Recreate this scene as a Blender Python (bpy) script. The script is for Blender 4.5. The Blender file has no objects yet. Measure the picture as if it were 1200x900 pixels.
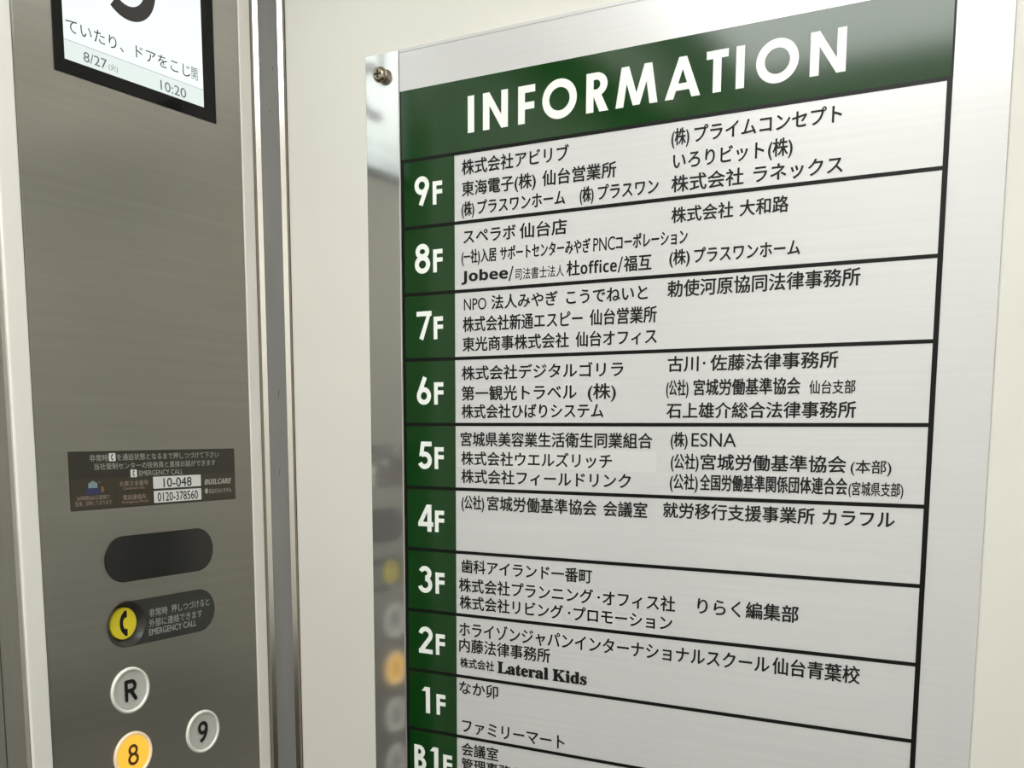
import bpy, bmesh, math
from mathutils import Matrix, Vector

S = bpy.context.scene
C = S.collection

# ------------------------------------------------------------------ camera, world, light, exposure
CAM_H = 1.5
cam = bpy.data.cameras.new('camera')
cam_o = bpy.data.objects.new('camera', cam); C.objects.link(cam_o)
yaw, pitch, roll = math.radians(60.04), math.radians(7.503), math.radians(-0.181)
fw = Vector((math.sin(yaw)*math.cos(pitch), math.cos(yaw)*math.cos(pitch), -math.sin(pitch)))
rt = Vector((math.cos(yaw), -math.sin(yaw), 0))
dn = fw.cross(rt)
r2 = rt*math.cos(roll) + dn*math.sin(roll)
d2 = -rt*math.sin(roll) + dn*math.cos(roll)
M = Matrix((r2, -d2, -fw)).transposed().to_4x4()
M.translation = (0, 0, CAM_H)
cam_o.matrix_world = M
cam.sensor_fit = 'HORIZONTAL'; cam.sensor_width = 36
cam.lens = 1214.33*36/1200
cam.shift_x = -(605.17-600)/1200
cam.shift_y = (661.68-450)/1200
cam.clip_start = 0.01
S.camera = cam_o

w = bpy.data.worlds.new('world'); S.world = w; w.use_nodes = True
w.node_tree.nodes['Background'].inputs[0].default_value = (0, 0, 0, 1)
LIGHT = 7.6                       # radiance of the ceiling diffuser
S.view_settings.view_transform = 'Standard'
S.view_settings.look = 'None'
S.view_settings.exposure = 0.08
S.view_settings.gamma = 1
S.view_settings.use_curve_mapping = False
S.cycles.max_bounces = 10
S.cycles.diffuse_bounces = 6
S.cycles.glossy_bounces = 5

# ------------------------------------------------------------------ materials
def srgb(r, g, b):
    f = lambda c: (c/255/12.92) if c <= 10.3 else (((c/255)+0.055)/1.055)**2.4
    return (f(r), f(g), f(b), 1)

def mat(name, col, rough=0.5, metal=0.0, spec=0.5, coat=0.0, coat_rough=0.05, emit=None, emit_s=0.0):
    m = bpy.data.materials.new(name); m.use_nodes = True
    b = m.node_tree.nodes['Principled BSDF']
    b.inputs['Base Color'].default_value = col
    b.inputs['Roughness'].default_value = rough
    b.inputs['Metallic'].default_value = metal
    b.inputs['Specular IOR Level'].default_value = spec
    b.inputs['Coat Weight'].default_value = coat
    b.inputs['Coat Roughness'].default_value = coat_rough
    if emit:
        b.inputs['Emission Color'].default_value = emit
        b.inputs['Emission Strength'].default_value = emit_s
    return m

def noise_mix(m, scale, lo, hi, detail=4, bump=0.0, dist=0.001, rough_var=0.0):
    """stretched noise varies the base colour between lo and hi and drives a small bump"""
    nt = m.node_tree; N = nt.nodes; L = nt.links; b = N['Principled BSDF']
    tc = N.new('ShaderNodeTexCoord'); mp = N.new('ShaderNodeMapping'); no = N.new('ShaderNodeTexNoise')
    mp.inputs['Scale'].default_value = scale
    no.inputs['Scale'].default_value = 1.0; no.inputs['Detail'].default_value = detail
    L.new(tc.outputs['Object'], mp.inputs[0]); L.new(mp.outputs[0], no.inputs['Vector'])
    cr = N.new('ShaderNodeValToRGB')
    cr.color_ramp.elements[0].position = 0.3; cr.color_ramp.elements[0].color = lo
    cr.color_ramp.elements[1].position = 0.7; cr.color_ramp.elements[1].color = hi
    L.new(no.outputs['Fac'], cr.inputs[0]); L.new(cr.outputs[0], b.inputs['Base Color'])
    if bump:
        bp = N.new('ShaderNodeBump'); bp.inputs['Strength'].default_value = bump
        bp.inputs['Distance'].default_value = dist
        L.new(no.outputs['Fac'], bp.inputs['Height']); L.new(bp.outputs[0], b.inputs['Normal'])
    return m

def brushed(name, lo, hi, rough, aniso, scale, metal=1.0, across=(0, 0, 1)):
    m = mat(name, hi, rough, metal)
    noise_mix(m, scale, lo, hi, detail=3)
    b = m.node_tree.nodes['Principled BSDF']
    b.inputs['Anisotropic'].default_value = aniso
    t = m.node_tree.nodes.new('ShaderNodeCombineXYZ')          # reflections spread across the grain
    for i in range(3): t.inputs[i].default_value = across[i]
    m.node_tree.links.new(t.outputs[0], b.inputs['Tangent'])
    return m

m_wall   = noise_mix(mat('cream_wall_laminate', srgb(226, 224, 217), 0.45, spec=0.35), (6, 6, 6), srgb(224, 222, 215), srgb(228, 226, 219))
m_white  = mat('white_painted_edge', srgb(230, 228, 222), 0.4, spec=0.4)
m_steel  = brushed('brushed_stainless_steel', (0.325, 0.313, 0.28, 1), (0.352, 0.34, 0.306, 1), 0.35, 1.0, (2, 2, 160), across=(1, 0, 0))
m_jamb   = brushed('dark_stainless_jamb', (0.38, 0.37, 0.34, 1), (0.42, 0.41, 0.38, 1), 0.36, 0.5, (120, 120, 3), across=(0.7, 0.7, 0))
m_alu    = brushed('brushed_aluminium_plate', (0.65, 0.65, 0.66, 1), (0.68, 0.68, 0.69, 1), 0.25, 0.0, (4, 4, 300), 0.16)
m_polish = mat('polished_steel_strip', (0.74, 0.74, 0.73, 1), 0.11, 0.88)
m_chan   = mat('polished_channel_edge', (0.72, 0.70, 0.66, 1), 0.2, 1.0)
m_rubber = noise_mix(mat('grey_rubber_strip', srgb(120, 119, 117), 0.6, spec=0.3), (60, 60, 8), srgb(116, 115, 113), srgb(124, 123, 121))
m_scuff  = mat('dark_scuff_mark', srgb(70, 70, 68), 0.7)
m_gap    = mat('shadow_gap_lining', srgb(128, 120, 108), 0.6)
m_green  = mat('dark_green_film', srgb(4, 56, 10), 0.11, spec=0.55)
m_black  = mat('black_print', srgb(16, 16, 16), 0.3, spec=0.2)
m_ink    = mat('black_cut_lettering', srgb(28, 28, 29), 0.45, spec=0.2)
m_wht    = mat('white_cut_lettering', srgb(244, 247, 244), 0.4, spec=0.4)
m_patch  = mat('pale_silver_label_film', (0.71, 0.71, 0.71, 1), 0.25, 0.16)
m_screw  = mat('nickel_screw', (0.36, 0.31, 0.23, 1), 0.25, 1.0)
m_recess = mat('dark_recess', (0.03, 0.027, 0.022, 1), 0.5, 0.5)
m_bezel  = mat('black_glass_bezel', srgb(10, 10, 10), 0.1, spec=0.2)
m_lcd    = mat('lit_screen_white', (0.02, 0.02, 0.02, 1), 0.2, emit=srgb(240, 252, 246), emit_s=1.0)
m_lcdbar = mat('lit_screen_grey_bar', (0.02, 0.02, 0.02, 1), 0.2, emit=srgb(222, 233, 228), emit_s=1.0)
m_lcdline= mat('screen_divider_line', (0.02, 0.02, 0.02, 1), 0.2, emit=srgb(176, 186, 196), emit_s=1.0)
m_lcdtxt = mat('screen_lettering', srgb(52, 52, 66), 0.4)
m_lcddat = mat('screen_date_lettering', srgb(96, 102, 116), 0.4)
m_lcdnum = mat('screen_numeral_dark', srgb(52, 48, 50), 0.4)
m_stk    = mat('dark_olive_label', srgb(50, 47, 39), 0.35, spec=0.4)
m_stkb   = mat('brown_label_area', srgb(60, 54, 42), 0.35, spec=0.4)
m_stkw   = mat('white_label_box', srgb(222, 222, 220), 0.4)
m_stkt   = mat('pale_label_lettering', srgb(170, 168, 158), 0.5)
m_stkp   = mat('pinkish_label_lettering', srgb(156, 138, 124), 0.5)
m_blue   = mat('label_picture_blue', srgb(44, 50, 92), 0.5)
m_sky    = mat('label_picture_pale_blue', srgb(128, 148, 152), 0.5)
m_yel2   = mat('label_picture_ochre', srgb(130, 106, 48), 0.5)
m_pill   = mat('black_smoked_window', srgb(30, 29, 27), 0.22, spec=0.5)
m_pill2  = mat('charcoal_plastic', srgb(52, 52, 49), 0.35, spec=0.4)
m_pilltx = mat('silver_lettering', srgb(168, 170, 168), 0.4)
m_yellow = mat('yellow_plastic', srgb(234, 216, 44), 0.35, spec=0.5)
m_btn    = mat('white_plastic_rim', srgb(236, 235, 226), 0.3, spec=0.5)
m_face   = mat('pale_grey_button_face', srgb(196, 196, 192), 0.35, spec=0.5)
m_lit    = mat('lit_amber_button_face', (0.30, 0.17, 0.01, 1), 0.5, emit=srgb(255, 196, 66), emit_s=0.82)
m_litrim = mat('lit_translucent_rim', srgb(214, 196, 176), 0.3, emit=srgb(255, 222, 176), emit_s=0.3)
m_brown  = mat('dark_brown_numeral', srgb(84, 44, 8), 0.5)
m_floor  = noise_mix(mat('dark_vinyl_floor', srgb(70, 66, 60), 0.5), (40, 40, 40), srgb(52, 50, 46), srgb(70, 67, 61))
m_ceil   = mat('white_ceiling', srgb(232, 231, 226), 0.6)
m_diff   = mat('lit_ceiling_diffuser', (0.8, 0.8, 0.8, 1), 0.5, emit=(0.985, 0.995, 0.985, 1), emit_s=LIGHT)
m_door   = mat('grey_car_door', srgb(186, 184, 176), 0.4, spec=0.4)
m_darkrefl  = mat('added_dark_reflection_panel', srgb(72, 64, 54), 0.4)

# ------------------------------------------------------------------ geometry helpers
class Frame:
    """a flat working frame: u runs right, v runs up, n comes out of the surface (millimetres in, metres out)"""
    def __init__(s, o, U, V, N): s.o, s.U, s.V, s.N = map(Vector, (o, U, V, N))
    def __call__(s, u, v, n=0.0): return s.o + (s.U*u + s.V*v + s.N*n)*0.001

XS = 0.8074; YP = 0.75; YL = 0.62701
sign = Frame((XS, YL, CAM_H), (0, -1, 0), (0, 0, 1), (-1, 0, 0))
panel = Frame((0, YP, CAM_H), (1, 0, 0), (0, 0, 1), (0, -1, 0))

def link(name, verts, faces, m, parent=None, smooth=False):
    me = bpy.data.meshes.new(name)
    org = Vector(parent_org(parent)) if parent else Vector((0, 0, 0))
    me.from_pydata([tuple(Vector(v)-org) for v in verts], [], faces); me.update()
    me.materials.append(m)
    if smooth:
        for p in me.polygons: p.use_smooth = True
    o = bpy.data.objects.new(name, me); C.objects.link(o)
    if parent: o.parent = parent
    return o

def parent_org(p):
    v = Vector((0, 0, 0))
    while p: v = v + p.location; p = p.parent
    return v

def thing(name, label, cat, loc):
    o = bpy.data.objects.new(name, None); C.objects.link(o); o.location = loc
    o.empty_display_size = 0.05; o['label'] = label; o['category'] = cat
    return o

def struct(o): o['kind'] = 'structure'; return o

def curve_solid(fr, loops, n0, n1, bevel=0.0):
    """solid of the outlines (first outer, rest holes) between heights n0 and n1, with rounded edges"""
    cu = bpy.data.curves.new('tmp', 'CURVE'); cu.dimensions = '2D'; cu.fill_mode = 'BOTH'
    for lp in loops:
        sp = cu.splines.new('POLY'); sp.points.add(len(lp)-1)
        for p, (u, v) in zip(sp.points, lp): p.co = (u, v, 0, 1)
        sp.use_cyclic_u = True
    h = (n1-n0)/2
    cu.extrude = max(h-bevel, 0); cu.bevel_depth = bevel; cu.bevel_resolution = 2
    if bevel: cu.offset = -bevel
    ob = bpy.data.objects.new('tmp', cu); C.objects.link(ob)
    me = bpy.data.meshes.new_from_object(ob.evaluated_get(bpy.context.evaluated_depsgraph_get()))
    vs = [fr(v.co.x, v.co.y, v.co.z+(n0+n1)/2) for v in me.vertices]
    fs = [tuple(p.vertices) for p in me.polygons]
    bpy.data.objects.remove(ob); bpy.data.curves.remove(cu); bpy.data.meshes.remove(me)
    return vs, fs

def solid(name, fr, loops, n0, n1, m, parent, bevel=0.0):
    vs, fs = curve_solid(fr, loops, n0, n1, bevel)
    return link(name, vs, fs, m, parent)

def rect(u0, v0, u1, v1): return [(u0, v0), (u1, v0), (u1, v1), (u0, v1)]
def ring(cx, cy, rx, ry=None, n=72):
    ry = ry or rx
    return [(cx+rx*math.cos(2*math.pi*i/n), cy+ry*math.sin(2*math.pi*i/n)) for i in range(n)]
def rrect(u0, v0, u1, v1, r, n=6):
    out = []
    for cx, cy, a in ((u1-r, v1-r, 0), (u0+r, v1-r, 90), (u0+r, v0+r, 180), (u1-r, v0+r, 270)):
        out += [(cx+r*math.cos(math.radians(a+90*i/n)), cy+r*math.sin(math.radians(a+90*i/n))) for i in range(n+1)]
    return out
def stadium(u0, v0, u1, v1): return rrect(u0, v0, u1, v1, (v1-v0)/2-0.01, 20)

class Flat:
    """flat print: a pile of polygons in one frame, built as one mesh; each stroke lies a hair above the one before"""
    def __init__(s): s.v = []; s.f = []; s.k = 0
    def add(s, pts, faces):
        i = len(s.v); s.v += [(u, v, s.k*0.004) for u, v in pts]
        s.f += [tuple(j+i for j in f) for f in faces]; s.k += 1
    def poly(s, pts): s.add(pts, [tuple(range(len(pts)))])
    def rect(s, *a): s.poly(rect(*a))
    def band(s, o, i, closed=False):
        n = len(o); m = n if closed else n-1
        s.add(o+i, [(k, (k+1) % n, n+(k+1) % n, n+k) for k in range(m)])
    def stroke(s, pts, w, cap='butt', closed=False):
        pts = [p for j, p in enumerate(pts) if j == 0 or math.dist(p, pts[j-1]) > 1e-4]
        k = w/2; n = len(pts); o, i = [], []
        for j in range(n):
            a = pts[j-1] if (j or closed) else None
            b = pts[(j+1) % n] if (j < n-1 or closed) else None
            ds = []
            for p, q in ((a, pts[j]), (pts[j], b)):
                if p is None or q is None: continue
                d = math.hypot(q[0]-p[0], q[1]-p[1]); ds.append(((q[0]-p[0])/d, (q[1]-p[1])/d))
            tx = sum(d[0] for d in ds); ty = sum(d[1] for d in ds); l = math.hypot(tx, ty) or 1; tx /= l; ty /= l
            c = max(0.4, tx*ds[0][0]+ty*ds[0][1])
            o.append((pts[j][0]-ty*k/c, pts[j][1]+tx*k/c)); i.append((pts[j][0]+ty*k/c, pts[j][1]-tx*k/c))
        s.band(o, i, closed)
        if cap == 'round' and not closed:
            for p in (pts[0], pts[-1]): s.poly(ring(p[0], p[1], k, n=24))
    def disc(s, cx, cy, rx, ry=None): s.poly(ring(cx, cy, rx, ry))
    def text(s, t, u0, u1, v0, v1=None, em=None, bold=0.0, shear=0.0):
        """t spans u0..u1; v0 is the baseline with em size, or ink box v0..v1; bold thickens the strokes by that many mm"""
        vs, fs = glyphs(t, shear)
        xa = min(v[0] for v in vs); xb = max(v[0] for v in vs)
        ya = min(v[1] for v in vs); yb = max(v[1] for v in vs)
        kx = (u1-u0-bold)/(xb-xa)
        for dx, dy in (((0, 0), (bold, 0), (bold/2, bold/2.5), (bold/2, -bold/2.5)) if bold else ((0, 0),)):
            if em: s.add([(u0+dx+(x-xa)*kx, v0+dy+y*em) for x, y in vs], fs)
            else:
                ky = (v1-v0)/(yb-ya); s.add([(u0+dx+(x-xa)*kx, v0+dy+(y-ya)*ky) for x, y in vs], fs)
    def build(s, name, fr, n, m, parent):
        return link(name, [fr(u, v, n+e) for u, v, e in s.v], s.f, m, parent)

_g = {}
def glyphs(t, shear):
    k = (t, shear)
    if k not in _g:
        cu = bpy.data.curves.new('tmp', 'FONT'); cu.body = t; cu.size = 1; cu.shear = shear
        cu.resolution_u = 4
        ob = bpy.data.objects.new('tmp', cu); C.objects.link(ob)
        me = bpy.data.meshes.new_from_object(ob.evaluated_get(bpy.context.evaluated_depsgraph_get()))
        _g[k] = ([(v.co.x, v.co.y) for v in me.vertices], [tuple(p.vertices) for p in me.polygons])
        bpy.data.objects.remove(ob); bpy.data.curves.remove(cu); bpy.data.meshes.remove(me)
    return _g[k]

def arc(cx, cy, rx, ry, a0, a1, n=28):
    return [(cx+rx*math.cos(math.radians(a0+(a1-a0)*i/n)), cy+ry*math.sin(math.radians(a0+(a1-a0)*i/n))) for i in range(n+1)]

def box(name, p0, p1, m, parent=None, bevel=0.0):
    bm = bmesh.new(); bmesh.ops.create_cube(bm, size=1)
    c = [(a+b)/2 for a, b in zip(p0, p1)]; d = [abs(b-a) for a, b in zip(p0, p1)]
    for v in bm.verts: v.co = Vector((c[0]+v.co.x*d[0], c[1]+v.co.y*d[1], c[2]+v.co.z*d[2]))
    if bevel: bmesh.ops.bevel(bm, geom=bm.edges[:], offset=bevel, segments=2, affect='EDGES', profile=0.5)
    vs = [v.co.copy() for v in bm.verts]; bm.verts.index_update()
    fs = [tuple(v.index for v in f.verts) for f in bm.faces]; bm.free()
    return link(name, vs, fs, m, parent)

def lathe(name, fr, cu, cv, prof, m, parent, seg=64, smooth=True, cap=True):
    """prof: (radius, height) pairs turned about the frame normal at (cu, cv)"""
    vs, fs = [], []; n = len(prof)
    for i in range(seg):
        a = 2*math.pi*i/seg
        for r, h in prof: vs.append(fr(cu+r*math.cos(a), cv+r*math.sin(a), h))
    for i in range(seg):
        j = (i+1) % seg
        for k in range(n-1): fs.append((i*n+k, j*n+k, j*n+k+1, i*n+k+1))
    if cap and prof[-1][0] > 1e-6: fs.append(tuple(i*n+n-1 for i in range(seg)))
    o = link(name, vs, fs, m, parent)
    bm = bmesh.new(); bm.from_mesh(o.data); bmesh.ops.remove_doubles(bm, verts=bm.verts, dist=1e-6)
    bmesh.ops.recalc_face_normals(bm, faces=bm.faces); bm.to_mesh(o.data); bm.free()
    if smooth:
        for p in o.data.polygons: p.use_smooth = len(p.vertices) == 4
    return o

# ------------------------------------------------------------------ the lift car
XW = 0.8090                       # right wall face (the sign plate stands proud of it)
XLW, YB, ZC = -0.593, -0.36, 2.20 # left wall, back wall, ceiling
CH = 0.0228                       # chamfer of the corner trim
XO0, XO1, ZD = -0.2885, 0.5115, 2.08   # door opening
T = 0.02
struct(box('wall_right', (XW, YB-T, 0), (XW+T, YP-CH+0.0006, ZC), m_wall, bevel=0.0015))
struct(box('wall_left', (XLW-T, YB-T, 0), (XLW, YP+0.06, ZC), m_wall))
struct(box('wall_back', (XLW, YB-T, 0), (XW, YB, ZC), m_wall))
struct(box('floor', (XLW-T, YB-T, -0.02), (XW+T, 0.95, 0), m_floor))
struct(box('ceiling', (XLW-T, YB-T, ZC), (XW+T, 0.95, ZC+T), m_ceil))
struct(box('added_reflection_panel', (XLW, YB, 0), (XW, YB+0.004, 1.0), m_darkrefl))  # unseen dark panel on the back wall, added to darken low reflections in the metal

PX0, PX1 = 0.5305, 0.7687         # faceplate edges
# front return wall: white painted edge either side of the control panel, then transom and far return
struct(box('wall_front', (XO1, YP-0.0008, 0), (PX0-0.0006, YP+0.05, ZC), m_white, bevel=0.0015))
struct(box('wall_front_right', (PX1+0.0006, YP-0.0008, 0), (XS-CH-0.0004, YP+0.05, ZC), m_white, bevel=0.001))
struct(box('wall_front_backing', (PX0-0.0006, YP+0.012, 0), (PX1+0.0006, YP+0.05, ZC), m_gap))
struct(box('wall_front_transom', (XO0, YP, ZD), (XO1, YP+0.05, ZC), m_wall))
struct(box('wall_front_left', (XLW, YP, 0), (XO0-0.13, YP+0.05, ZC), m_wall))
struct(box('trim_2', (XO0-0.13, YP-0.001, 0), (XO0, YP+0.05, ZC), m_jamb))
# steel jamb running back from the opening to the doors, with a lighter bead at its front edge
struct(box('trim_3', (XO1-0.0004, YP+0.0065, 0), (XO1+0.02, YP+0.0328, ZD), m_jamb))
struct(box('trim_4', (XO1-0.0012, YP+0.0008, 0), (XO1+0.004, YP+0.0062, ZD), m_chan, bevel=0.0006))
struct(box('trim_5', (XO1-0.0004, YP+0.0344, 0), (XO1+0.02, YP+0.09, ZD), m_jamb))
struct(box('added_reflection_panel1', (XO1-0.0002, YP+0.0329, 0), (XO1+0.02, YP+0.0343, ZD), m_recess))
struct(box('trim_6', (XO0-0.02, YP+0.05, 0), (XO0, YP+0.09, ZD), m_jamb))
for i, (a, b) in enumerate(((XO0-0.02, 0.111), (0.113, XO1+0.02))):
    struct(box('door_%d' % (i+1), (a, YP+0.092, 0.005), (b, YP+0.125, ZD+0.03), m_door))

# corner trim: 45 degree polished channel holding a grey rubber strip
e = Vector((CH, -CH, 0)); L_CH = e.length*1000; eu = e.normalized(); en = Vector((-1, -1, 0)).normalized()
corner = Frame((XS-CH, YP, 0), eu, (0, 0, 1), en)
Z0, Z1 = 1.0, ZC*1000-1
struct(solid('trim_7', corner, [rect(0.1, Z0, L_CH+0.6, Z1)], -8, -1.2, m_gap, None))
f = L_CH
struct(solid('trim_8', corner, [rect(f*0.085, Z0, f*0.243, Z1)], -1.1, 0.2, m_chan, None, 0.3))
struct(solid('trim_9', corner, [rect(f*0.800, Z0, f*0.960, Z1)], -1.1, 0.2, m_chan, None, 0.3))
strip = struct(solid('added_reflection_panel0', corner, [rect(f*0.245, Z0, f*0.798, Z1)], -1.1, -0.4, m_rubber, None, 0.2))
sc = Flat()
for u, v, du, dv in ((0.55, 1533, 0.9, 9), (0.52, 1455, 0.7, 6.5), (0.63, 1845, 0.5, 4), (0.50, 1805, 0.4, 3)):
    sc.poly([(f*u-0.5, v-dv/2), (f*u+0.2, v-dv/2+0.6), (f*u+du+0.4, v+dv/2), (f*u+du-0.3, v+dv/2-0.4)])
sm = sc.build('scuff_mark', corner, -0.3, m_scuff, strip)

# ceiling light
cl = thing('ceiling_light', 'large flat white ceiling light panel overhead inside the lift', 'ceiling light', (0.1, 0.2, ZC))
cf = Frame((0, 0, ZC), (1, 0, 0), (0, -1, 0), (0, 0, -1))
LX0, LX1, LY0, LY1 = -460, 290, -60, 665
solid('light_frame', cf, [rect(LX0-22, -LY1-22, LX1+22, -LY0+22), rect(LX0, -LY1, LX1, -LY0)], 0.5, 16, m_ceil, cl, 1.0)
solid('diffuser', cf, [rect(LX0+0.5, -LY1+0.5, LX1-0.5, -LY0-0.5)], 0.5, 8, m_diff, cl, 0.5)

# ------------------------------------------------------------------ information sign on the right wall
sg = thing('information_sign', 'large brushed metal tenant directory sign with green INFORMATION header on cream wall', 'sign', (XW, 0.35, 1.13))
ZB, ZT = -392, 340.5
plate = solid('sign_plate', sign, [rect(36.9, ZB, 547.8, ZT)], -1.5, 0, m_alu, sg, 0.35)
strip_o = solid('end_strip', sign, [rect(-1.8, ZB, 36.1, ZT)], -1.5, 0.1, m_polish, sg, 0.5)
strip_o['label'] = 'mirror polished steel end strip'
# screw with cross recess, standing off on a sleeve
SU, SV = 18.2, 320.6
scw = lathe('screw', sign, SU, SV, [(4.9, 0.1), (4.9, 3.2), (6.7, 3.2), (7.0, 4.8), (6.3, 6.9), (4.6, 8.0), (0, 8.4)], m_screw, sg)
scw['label'] = 'nickel cross head screw'
cr = Flat(); cr.rect(SU-3.6, SV-0.9, SU+3.6, SV+0.9); cr.rect(SU-0.9, SV-3.6, SU+0.9, SV+3.6); cr.disc(SU, SV, 1.7)
cr.build('cross_recess', sign, 8.45, m_recess, scw)

lip = solid('plate_lip', sign, [rect(37.2, 337.6, 547.6, 340.4)], 0.0, 0.5, m_alu, sg, 0.15)

# green header band with its lettering
hd = Flat(); hd.rect(37.6, 242.3, 510.4, 304.0)
header = hd.build('header_band', sign, 0.12, m_green, sg)
header['label'] = 'dark green header band'
hl = Flat(); B, H, sw = 258.2, 31.0, 6.7
def hI(a): hl.rect(a, B, a+sw, B+H)
def hN(a, b):
    hl.rect(a, B, a+sw, B+H); hl.rect(b-sw, B, b, B+H)
    hl.poly([(a, B+H), (b-sw, B), (b, B), (a+sw, B+H)])
def hO(a, b):
    o = ring((a+b)/2, B+H/2, (b-a)/2, H/2+0.5); i = ring((a+b)/2, B+H/2, (b-a)/2-sw, H/2+0.5-sw)
    hl.band(o, i, True)
hI(110.8)
hN(126.5, 151.9)
hl.rect(162, B, 162+sw, B+H); hl.rect(162, B+H-6, 178.7, B+H); hl.rect(162, B+11.5, 177.9, B+17.3)
hO(185.6, 218.2)
hl.rect(226.9, B, 226.9+sw, B+H)
oo = arc(236.0, B+H-9.4, 10.2, 9.4, 90, -90); ii = arc(236.0, B+H-9.4, 3.6, 3.8, 90, -90)
hl.band(oo, ii)
hl.rect(230, B+H-5.6, 236.1, B+H); hl.rect(230, B+H-18.8, 236.1, B+H-13.2)
hl.poly([(233.2, B+13.5), (239.0, B), (247.2, B), (240.2, B+14.5)])
a, b = 253.6, 290.2
hl.poly([(a, B), (a+6.9, B), (a+11.6, B+H), (a+5.0, B+H)]); hl.poly([(b-6.9, B), (b, B), (b-5.0, B+H), (b-11.6, B+H)])
hl.poly([(a+5.2, B+H), (a+11.6, B+H), ((a+b)/2+3.0, B+0.5), ((a+b)/2-3.0, B+0.5)])
hl.poly([(b-5.2, B+H), ((a+b)/2+3.0, B+0.5), ((a+b)/2-3.0, B+0.5), (b-11.6, B+H)])
a, b = 296.4, 325.9; c = (a+b)/2
hl.poly([(a, B), (a+7.2, B), (c+3.2, B+H), (c-3.2, B+H)]); hl.poly([(b-7.2, B), (b, B), (c+3.2, B+H), (c-3.2, B+H)])
hl.rect(a+5, B+6, b-5, B+11.2)
hl.rect(330.6, B+H-6.0, 348.2, B+H); hl.rect(336.0, B, 336.0+sw, B+H)
hI(354.3)
hO(370.0, 402.4)
hN(410.7, 436.8)
h_l = hl.build('header_lettering', sign, 0.26, m_wht, header); h_l['label'] = 'white capital lettering reading INFORMATION'

# black ruled grid
ROW = [242.3, 182.5, 122.5, 62.9, 3.2, -56.2, -115.2, -174.6, -233.7, -292.8, -352.2]
gr = Flat()
for z in ROW: gr.rect(37.4, z-1.5, 510.3, z+1.5)
gr.rect(37.4, ROW[-1]-1.5, 40.8, ROW[0]+1.5); gr.rect(506.6, ROW[-1]-1.5, 510.4, ROW[0]+1.5)
gr.rect(37.3, ROW[0], 38.4, 304.0); gr.rect(508.9, ROW[0], 510.5, 304.0)
g_o = gr.build('ruled_grid', sign, 0.20, m_black, sg); g_o['label'] = 'black ruled lines'

# green floor cells with white numerals
W = 4.6
def dig(fl, d, cx, b):
    P = lambda pts: [(cx+x, b+y) for x, y in pts]
    if d in '96':
        s_ = 1 if d == '9' else -1
        Q = lambda pts: P(pts) if s_ == 1 else P([(-x, 26.6-y) for x, y in pts])
        fl.stroke(Q(arc(0, 18.3, 5.8, 5.9, 0, 360, 40)[:-1]), W, closed=True)
        fl.stroke(Q([(5.4, 16.4), (-1.4, 1.0)]), W)
    elif d == '8':
        fl.stroke(P(arc(0, 19.7, 5.3, 4.6, 0, 360, 40)[:-1]), W, closed=True)
        fl.stroke(P(arc(0, 8.2, 6.3, 5.9, 0, 360, 40)[:-1]), W, closed=True)
    elif d == '7':
        fl.rect(cx-8.3, b+21.6, cx+8.6, b+26.0)
        fl.poly(P([(3.4, 22.5), (8.5, 25.5), (-1.0, -0.3), (-5.4, 1.5)]))
    elif d == '5':
        fl.rect(cx-4.0, b+21.2, cx+7.9, b+25.6)
        fl.poly(P([(-4.2, 25.6), (0.2, 25.6), (-1.6, 12.4), (-6.3, 11.7)]))
        fl.stroke(P(arc(-0.2, 8.1, 5.9, 5.9, 128, -155, 36)), W)
    elif d == '4':
        fl.rect(cx+1.9, b, cx+6.7, b+25.8)
        fl.rect(cx-8.4, b+5.0, cx+8.8, b+9.3)
        fl.poly(P([(-8.5, 5.0), (-8.6, 8.6), (1.2, 25.8), (5.4, 25.8), (5.2, 24.4), (-3.2, 9.2)]))
    elif d == '3':
        fl.stroke(P(arc(-0.2, 19.0, 5.2, 4.6, 160, -85, 30)), W)
        fl.stroke(P(arc(-0.2, 8.0, 6.0, 5.8, 88, -165, 36)), W)
    elif d == '2':
        pts = arc(0, 18.4, 5.9, 5.7, 170, -32, 30) + [(-5.6, 2.6)]
        fl.stroke(P(pts), W)
        fl.rect(cx-8.0, b, cx+8.1, b+4.4)
    elif d == '1':
        fl.rect(cx-2.5, b, cx+2.5, b+26.0)
        fl.poly(P([(-2.5, 26.0), (-3.6, 26.0), (-7.3, 21.6), (-2.5, 21.6)]))
    elif d == 'B':
        fl.rect(cx-7.2, b, cx-2.6, b+25.6)
        for cy, rx, ry in ((19.0, 6.6, 6.6), (7.2, 8.0, 7.2)):
            o_ = arc(cx-1.0, b+cy, rx, ry, 90, -90); i_ = arc(cx-1.0, b+cy, rx-W, ry-4.2, 90, -90)
            fl.band(o_, i_)
            fl.rect(cx-5, b+cy+ry-4.2, cx-0.9, b+cy+ry); fl.rect(cx-5, b+cy-ry, cx-0.9, b+cy-ry+4.2)
    elif d == 'F':
        fl.rect(cx, b+0.2, cx+4.1, b+20.6); fl.rect(cx, b+16.6, cx+10.4, b+20.6); fl.rect(cx, b+9.4, cx+10.5, b+13.2)
NUM = ['9', '8', '7', '6', '5', '4', '3', '2', '1', 'B1']
CX = dict(zip('98765432', (60.9, 60.9, 62.0, 61.3, 61.7, 62.1, 61.0, 60.9)))
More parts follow.
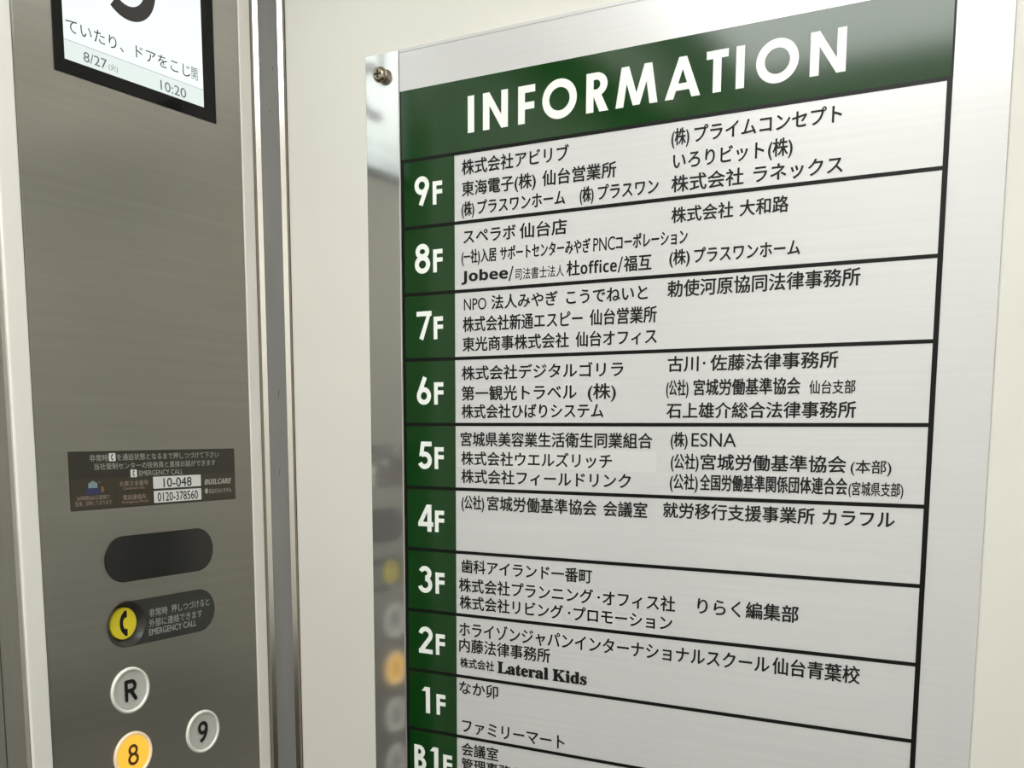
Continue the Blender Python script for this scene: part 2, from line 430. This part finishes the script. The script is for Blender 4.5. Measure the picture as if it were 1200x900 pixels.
for i, n in enumerate(NUM):
    cell = Flat(); cell.rect(40.6, ROW[i+1]+1.4, 96.4, ROW[i]-1.4)
    co = cell.build('floor_cell', sign, 0.12, m_green, sg); co['label'] = 'dark green square reading %sF' % n
    fl = Flat(); b = ROW[i]-41.6
    if n == 'B1': dig(fl, 'B', 53.4, b); dig(fl, '1', 72.3, b); dig(fl, 'F', 80.4, b)
    elif n == '1': dig(fl, '1', 63.0, b); dig(fl, 'F', 73.0, b)
    else: dig(fl, n, CX[n], b); dig(fl, 'F', 72.8, b)
    fl.build('floor_numeral', sign, 0.26, m_wht, co)

# pale film patched over the second line of 5F
pt = Flat(); pt.rect(97.0, -36.0, 295.8, -18.6)
patch = pt.build('patch_label', sign, 0.10, m_patch, sg); patch['label'] = 'paler rectangular film patched over one line'

# tenant names: segments with their left and right ends, bottom of the ink, height
LINES = [
([('株式会社アビリブ', 104.2, 211.4)], 223.2, 12.8),
([('東海電子(株)', 104.2, 179.7), ('仙台営業所', 185.9, 255.2)], 204.8, 12.6),
([('(株)', 103.9, 117.3), ('プラスワンホーム', 120.6, 208.2), ('(株)', 221.9, 234.8), ('プラスワン', 238.5, 292.7)], 187.7, 12.4),
([('スペラボ', 105.6, 160.0), ('仙台店', 163.8, 210.1)], 163.4, 12.7),
([('(一社)', 103.7, 123.2), ('入居', 123.9, 140.5), ('サポートセンターみやぎ', 144.0, 232.4), ('PNC', 235.1, 255.1), ('コーポレーション', 255.8, 318.4)], 146.4, 11.8),
([('@Jobee', 103.6, 152.3), ('/', 152.7, 157.9), ('!司法書士法人', 159.5, 207.6), ('杜', 209.9, 223.0), ('&office', 223.4, 257.0), ('/', 257.7, 262.4), ('福互', 263.1, 288.0)], 128.4, 12.6),
([('NPO', 106.1, 129.8), ('法人みやぎ', 135.0, 201.9), ('こうでねいと', 210.1, 285.1)], 104.8, 12.2),
([('株式会社新通エスピー', 104.8, 226.0), ('仙台営業所', 232.4, 293.5)], 86.3, 13.2),
([('東光商事株式会社', 104.3, 213.1), ('仙台オフィス', 219.3, 293.9)], 69.0, 12.6),
([('株式会社デジタルゴリラ', 103.3, 264.5)], 43.3, 12.4),
([('第一観光トラベル', 103.2, 221.0), ('(株)', 231.5, 257.9)], 24.8, 13.0),
([('株式会社ひばりシステム', 103.1, 246.7)], 8.9, 12.4),
([('宮城県美容業生活衛生同業組合', 102.0, 292.0)], -16.5, 12.7),
([('株式会社ウエルズリッチ', 102.4, 255.4)], -33.9, 12.5),
([('株式会社フィールドリンク', 102.4, 273.0)], -50.4, 12.5),
([('(公社)', 102.7, 127.4), ('宮城労働基準協会', 130.6, 241.5), ('会議室', 247.6, 288.5)], -74.6, 13.0),
([('歯科アイランド一番町', 102.2, 237.9)], -134.2, 12.6),
([('株式会社プランニング', 99.3, 239.2), ('・', 243.2, 247.0), ('オフィス社', 248.2, 315.2)], -152.3, 13.0),
([('株式会社リビング', 100.1, 209.8), ('・', 214.6, 218.4), ('プロモーション', 220.0, 313.0)], -168.6, 12.8),
([('ホライゾンジャパンインターナショナルスクール', 99.6, 396.7), ('仙台青葉校', 398.8, 467.2)], -194.8, 13.8),
([('内藤法律事務所', 99.5, 197.2)], -209.8, 13.0),
([('$株式会社', 100.4, 138.4), ('#𝐋𝐚𝐭𝐞𝐫𝐚𝐥', 141.4, 195.6), ('#𝐊𝐢𝐝𝐬', 199.4, 234.1)], -226.3, 13.3),
([('なか卯', 99.3, 142.6)], -250.7, 12.8),
([('ファミリーマート', 102.4, 212.7)], -288.2, 13.6),
([('会議室', 101.7, 142.7)], -310.8, 12.6),
([('管理事務所', 101.6, 170.4)], -325.7, 12.6),
([('(株)', 302.7, 317.8), ('プライムコンセプト', 321.7, 435.6)], 223.0, 12.9),
([('いろりビット', 304.6, 378.4), ('(株)', 381.3, 400.1)], 204.6, 13.0),
([('株式会社', 303.5, 363.0), ('ラネックス', 370.4, 437.9)], 187.1, 12.7),
([('株式会社', 304.1, 355.5), ('大和路', 360.4, 398.8)], 163.4, 12.0),
([('(株)', 303.2, 320.6), ('プラスワンホーム', 324.1, 408.7)], 130.7, 12.0),
([('勅使河原協同法律事務所', 302.0, 454.0)], 105.5, 13.0),
([('古川', 303.8, 330.4), ('・', 333.8, 337.4), ('佐藤法律事務所', 339.9, 440.6)], 46.0, 12.4),
([('(公社)', 302.9, 322.3), ('宮城労働基準協会', 326.4, 412.9), ('^仙台支部', 419.5, 454.0)], 26.7, 12.7),
([('石上雄介総合法律事務所', 303.4, 455.2)], 8.5, 12.4),
([('(株)', 307.8, 322.6), ('%ESNA', 325.9, 363.5)], -14.9, 12.2),
([('(公社)', 308.3, 332.5), ('宮城労働基準協会', 334.1, 449.9), ('^(本部)', 453.0, 482.6)], -32.9, 12.6),
([('(公社)', 307.9, 332.3), ('全国労働基準関係団体連合会', 333.8, 451.3), ('^(宮城県支部)', 452.2, 491.8)], -49.6, 12.9),
([('就労移行支援事業所', 302.4, 427.8), ('カラフル', 433.5, 486.9)], -73.2, 12.6),
([('りらく編集部', 334.6, 418.3)], -151.7, 13.4),
]
BOLD = 0.58
for segs, zb, h in LINES:
    fl = Flat(); em = h/0.92; base = zb+0.08*em; word = ''
    for t, u0, u1 in segs:
        k = t[0]; s_ = t.lstrip('@!&$#^%'); word += s_+' '
        if k == '@': fl.text('𝗝𝗼𝗯𝗲𝗲', u0, u1, zb-0.2, zb+h*0.95, bold=0.5)
        elif k == '&': fl.text('𝗼𝗳𝗳𝗶𝗰𝗲', u0, u1, base-0.3, em=em*1.0)
        elif k == '!': fl.text(s_, u0, u1, base, em=em*0.78, bold=0.1)
        elif k == '$': fl.text(s_, u0, u1, base+1.2, em=em*0.70, bold=0.5)
        elif k == '#': fl.text(s_, u0, u1, zb+0.9, zb+h*0.86, bold=1.15)
        elif k == '^': fl.text(s_, u0, u1, base-0.3, em=em*0.80, bold=0.3)
        elif k == '%': fl.text(s_, u0, u1, zb+0.4, zb+h*0.94, bold=0.1)
        elif s_ == 'PNC': fl.text(s_, u0, u1, zb+0.4, zb+h*0.96, bold=0.1)
        elif s_ == 'NPO': fl.text(s_, u0, u1, zb+0.4, zb+h*0.88, bold=0.1)
        elif s_ == '・': fl.disc((u0+u1)/2-0.6, zb+h*0.5, 1.15)
        elif s_ == '/': fl.text(s_, u0, u1, zb-0.3, zb+h*0.98)
        else: fl.text(s_, u0, u1, base, em=em, bold=BOLD)
    fl.build('tenant_lettering', sign, 0.26, m_ink, sg)

# ------------------------------------------------------------------ control panel on the front return
cp = thing('control_panel', 'tall brushed steel lift control panel with screen and round floor buttons', 'control panel', (0.65, YP, 0.4))
EC = (610.5, -173.2)              # emergency call pocket
face = solid('faceplate', panel, [rect(531.6, -1100, 767.6, 700), ring(EC[0], EC[1], 20.4)], -1.6, 0, m_steel, cp, 0.35)
edge = solid('faceplate_edge', panel, [rect(530.4, -1101, 768.8, 701), rect(533.0, -1099, 766.4, 699)], -1.6, -0.25, m_steel, cp, 0.2)

# display screen
bz = solid('display_screen', panel, [rect(565.5, 280.6, 736.6, 640)], 0.05, 0.9, m_bezel, cp, 0.25)
bz['label'] = 'lit display screen in a black bezel'
x0, x1, y0 = 575.1, 721.6, 291.4
s_ = Flat(); s_.rect(x0, 306.9, x1, 600); s_.build('screen_image', panel, 1.0, m_lcd, bz)
s_ = Flat(); s_.rect(x0, y0, x1, 306.2); s_.build('status_bar', panel, 1.0, m_lcdbar, bz)
s_ = Flat(); s_.rect(x0, 306.2, x1, 306.9); s_.build('divider_line', panel, 1.0, m_lcdline, bz)
s_ = Flat()
s_.stroke(arc(640.0, 372.0, 24.0, 25.5, 140, -128, 50), 11.5)
s_.stroke([(621, 384), (624.5, 424), (660, 424)], 11.5)
s_.build('floor_numeral', panel, 1.08, m_lcdnum, bz)
s_ = Flat()
s_.text('ていたり、ドアをこじ', 577.6, 706.4, 313.6, em=12.0, bold=0.1)
s_.text('開', 708.0, 715.0, 313.6, em=12.0)
s_.build('screen_lettering', panel, 1.08, m_lcdtxt, bz)
s_ = Flat(); s_.text('8/27', 593.0, 615.6, 294.4, 302.2); s_.text('(火)', 617.4, 626.4, 295.6, em=5.6)
s_.build('date_lettering', panel, 1.08, m_lcddat, bz)
s_ = Flat(); s_.text('10:20', 671.6, 700.6, 293.6, 301.8); s_.build('clock_lettering', panel, 1.08, m_lcddat, bz)

# emergency information label
st = solid('information_label', panel, [rrect(559.3, -70, 746.2, -20.5, 0.8)], 0.02, 0.25, m_stk, cp)
st['label'] = 'dark emergency call label with white number boxes'
for q in ((560.6, -68.6, 603.4, -43.4), (604.6, -55.6, 644.0, -43.4), (604.6, -68.6, 644.0, -56.4), (703.6, -68.6, 745.2, -43.4)):
    s_ = Flat(); s_.rect(*q); s_.build('label_brown_area', panel, 0.28, m_stkb, st)
for q in ((645.7, -55.2, 702.1, -44.4), (645.9, -68.0, 702.1, -57.2), (599.4, -29.3, 606.4, -22.4), (621.4, -43.9, 628.4, -37.2)):
    s_ = Flat(); s_.poly(rrect(*q, 0.8)); s_.build('white_box', panel, 0.30, m_stkw, st)
s_ = Flat(); s_.text('10-048', 657.3, 690.6, -54.4, -46.0, bold=0.2); s_.build('label_number', panel, 0.34, m_ink, st)
s_ = Flat(); s_.text('0120-378560', 650.0, 697.8, -66.8, -58.9, bold=0.2); s_.build('label_number', panel, 0.34, m_ink, st)
def handset(fl, cx, cy, k):
    outer = [(3.9, 11.4), (1.2, 11.4)] + arc(4.4, 0, 8.6, 11.4, 118, 242, 20) + [(1.2, -11.4), (3.9, -11.4)]
    inner = [(4.0, 5.2), (1.6, 5.0)] + arc(4.6, 0, 5.2, 6.2, 122, 238, 20) + [(1.6, -5.0), (4.0, -5.2)]
    fl.band([(cx+x*k, cy+y*k) for x, y in outer], [(cx+x*k, cy+y*k) for x, y in inner])
for cx_, cy_ in ((602.7, -25.9), (624.7, -40.5)):
    s_ = Flat(); handset(s_, cx_, cy_, 0.24); s_.build('handset_symbol', panel, 0.34, m_ink, st)
s_ = Flat()
s_.text('非常時', 580.0, 598.4, -28.6, em=6.3); s_.text('を通話状態となるまで押しつづけて下さい', 607.6, 725.8, -28.4, em=6.3)
s_.text('当社管制センターの技術員と直接お話ができます', 584.1, 721.1, -35.8, em=6.0)
s_.text('EMERGENCY CALL', 630.8, 680.5, -43.0, -38.4)
s_.build('label_lettering', panel, 0.32, m_stkt, st)
s_ = Flat()
s_.text('お客さま番号', 609.5, 640.2, -51.0, em=5.0); s_.text("Customer's No.", 612.8, 636.8, -54.4, -52.2)
s_.text('電話連絡先', 612.3, 637.3, -63.2, em=5.0); s_.text('Emergency Phone', 611.2, 639.9, -67.0, -64.3)
s_.text('24時間365日遠隔で', 565.4, 598.8, -61.2, em=4.2); s_.text('監視、診断しております', 564.0, 600.4, -65.8, em=4.2)
s_.build('label_lettering', panel, 0.32, m_stkp, st)
s_ = Flat()
s_.text('𝗕𝗨𝗜𝗟𝗖𝗔𝗥𝗘', 706.4, 741.0, -54.2, -49.2, bold=0.3, shear=0.25)
s_.disc(708.6, -60.3, 2.0, 2.6); s_.text('日立ビルシステム', 712.2, 741.0, -62.3, em=4.6, bold=0.1)
s_.build('label_lettering', panel, 0.32, m_stkt, st)
s_ = Flat(); s_.rect(574.8, -56.8, 590.2, -53.2); s_.rect(576.0, -53.2, 588.0, -51.4); s_.build('label_picture', panel, 0.30, m_blue, st)
s_ = Flat(); s_.poly([(577.4, -51.4), (586.6, -51.4), (586.6, -47.6), (582.0, -45.2), (577.4, -47.6)]); s_.build('label_picture', panel, 0.32, m_sky, st)
s_ = Flat(); s_.poly(rrect(590.2, -55.4, 592.6, -50.6, 0.8)); s_.disc(588.6, -46.6, 0.7); s_.build('label_picture', panel, 0.32, m_yel2, st)

# smoked window
wn = solid('speaker_window', panel, [stadium(589.8, -135.7, 714.0, -94.8)], 0.02, 0.8, m_pill, cp, 0.3)
wn['label'] = 'blank black rounded window'
# emergency call unit with recessed yellow button
ec = solid('emergency_call_plate', panel, [stadium(589.4, -193.9, 713.5, -153.2), ring(EC[0], EC[1], 20.0)], 0.02, 0.7, m_pill2, cp, 0.2)
ec['label'] = 'charcoal rounded plate with recessed yellow call button'
lathe('button_pocket', panel, EC[0], EC[1], [(20.2, 0.6), (19.6, 0.2), (16.4, -6.2), (13.0, -6.6), (0, -6.6)], m_pill2, ec)
yb = lathe('call_button', panel, EC[0]-0.2, EC[1], [(14.4, -6.5), (14.4, -4.8), (13.9, -4.2), (0, -4.1)], m_yellow, ec)
yb['label'] = 'round yellow call button with black handset'
s_ = Flat(); handset(s_, EC[0]-0.4, EC[1], 1.0)
yb2 = s_.build('handset_symbol', panel, -4.02, m_ink, ec)
s_ = Flat()
s_.text('非常時', 634.6, 655.6, -170.2, em=8.0); s_.text('押しつづけると', 660.4, 706.6, -169.8, em=8.0)
s_.text('外部に連絡できます', 634.0, 697.2, -179.6, em=8.0)
s_.text('EMERGENCY CALL', 633.6, 689.2, -187.6, -181.8, bold=0.1)
s_.build('call_lettering', panel, 0.74, m_pilltx, ec)

# round floor buttons
def numeral(fl, n, cx, cy, w):
    P = lambda pts: [(cx+x, cy+y) for x, y in pts]
    k = dict(cap='round')
    if n == 'R':
        fl.stroke(P([(-4.6, -8.2), (-4.6, 8.0)]), w, **k)
        fl.stroke(P([(-4.6, 8.0), (1.0, 8.0)] + arc(1.0, 3.9, 4.0, 4.1, 90, -90, 16) + [(-4.6, -0.2)]), w, **k)
        fl.stroke(P([(0.4, -0.2), (5.2, -8.2)]), w, **k)
    elif n in '96':
        Q = P if n == '9' else (lambda pts: P([(-x, -y) for x, y in pts]))
        fl.stroke(Q(arc(0, 3.6, 4.5, 4.8, 0, 360, 36)[:-1]), w, closed=True)
        fl.stroke(Q([(4.5, 3.6)] + arc(-4.0, 3.2, 8.5, 12.0, 0, -78, 16)), w, **k)
    elif n == '8':
        fl.stroke(P(arc(0, 4.2, 3.9, 3.9, 0, 360, 36)[:-1]), w, closed=True)
        fl.stroke(P(arc(0, -4.2, 4.6, 4.4, 0, 360, 36)[:-1]), w, closed=True)
    elif n == '7': fl.stroke(P([(-4.8, 8.2), (4.8, 8.2), (-1.6, -8.4)]), w, **k)
    elif n == '5': fl.stroke(P([(4.4, 8.2), (-3.4, 8.2), (-4.2, 0.8)] + arc(-0.2, -2.8, 4.9, 5.4, 130, -150, 24)), w, **k)
    elif n == '4': fl.stroke(P([(2.6, -8.4), (2.6, 8.4), (-5.2, -3.4), (5.4, -3.4)]), w, **k)
BT = [('R', 610.4, -233.2), ('9', 692.8, -292.3), ('8', 610.2, -292.4), ('7', 692.8, -351.4), ('6', 610.2, -351.5), ('5', 692.8, -410.5), ('4', 610.2, -410.6)]
for n, cx, cy in BT:
    on = n == '8'
    bt = lathe('floor_button', panel, cx, cy, [(20.9, 0.02), (20.8, 1.2), (20.2, 2.0), (19.2, 2.3), (18.3, 1.8), (17.8, 0.6)], m_litrim if on else m_btn, cp, cap=False)
    bt['label'] = 'round %s floor button reading %s' % ('amber lit' if on else 'pale grey', n)
    lathe('button_face', panel, cx, cy, [(18.1, 0.5), (17.0, 0.55), (12.0, 0.25), (0, 0.1)], m_lit if on else m_face, bt)
    fl = Flat(); numeral(fl, n, cx, cy, 2.7 if on else 3.6)
    fl.build('button_numeral', panel, 0.75, m_brown if on else m_ink, bt)
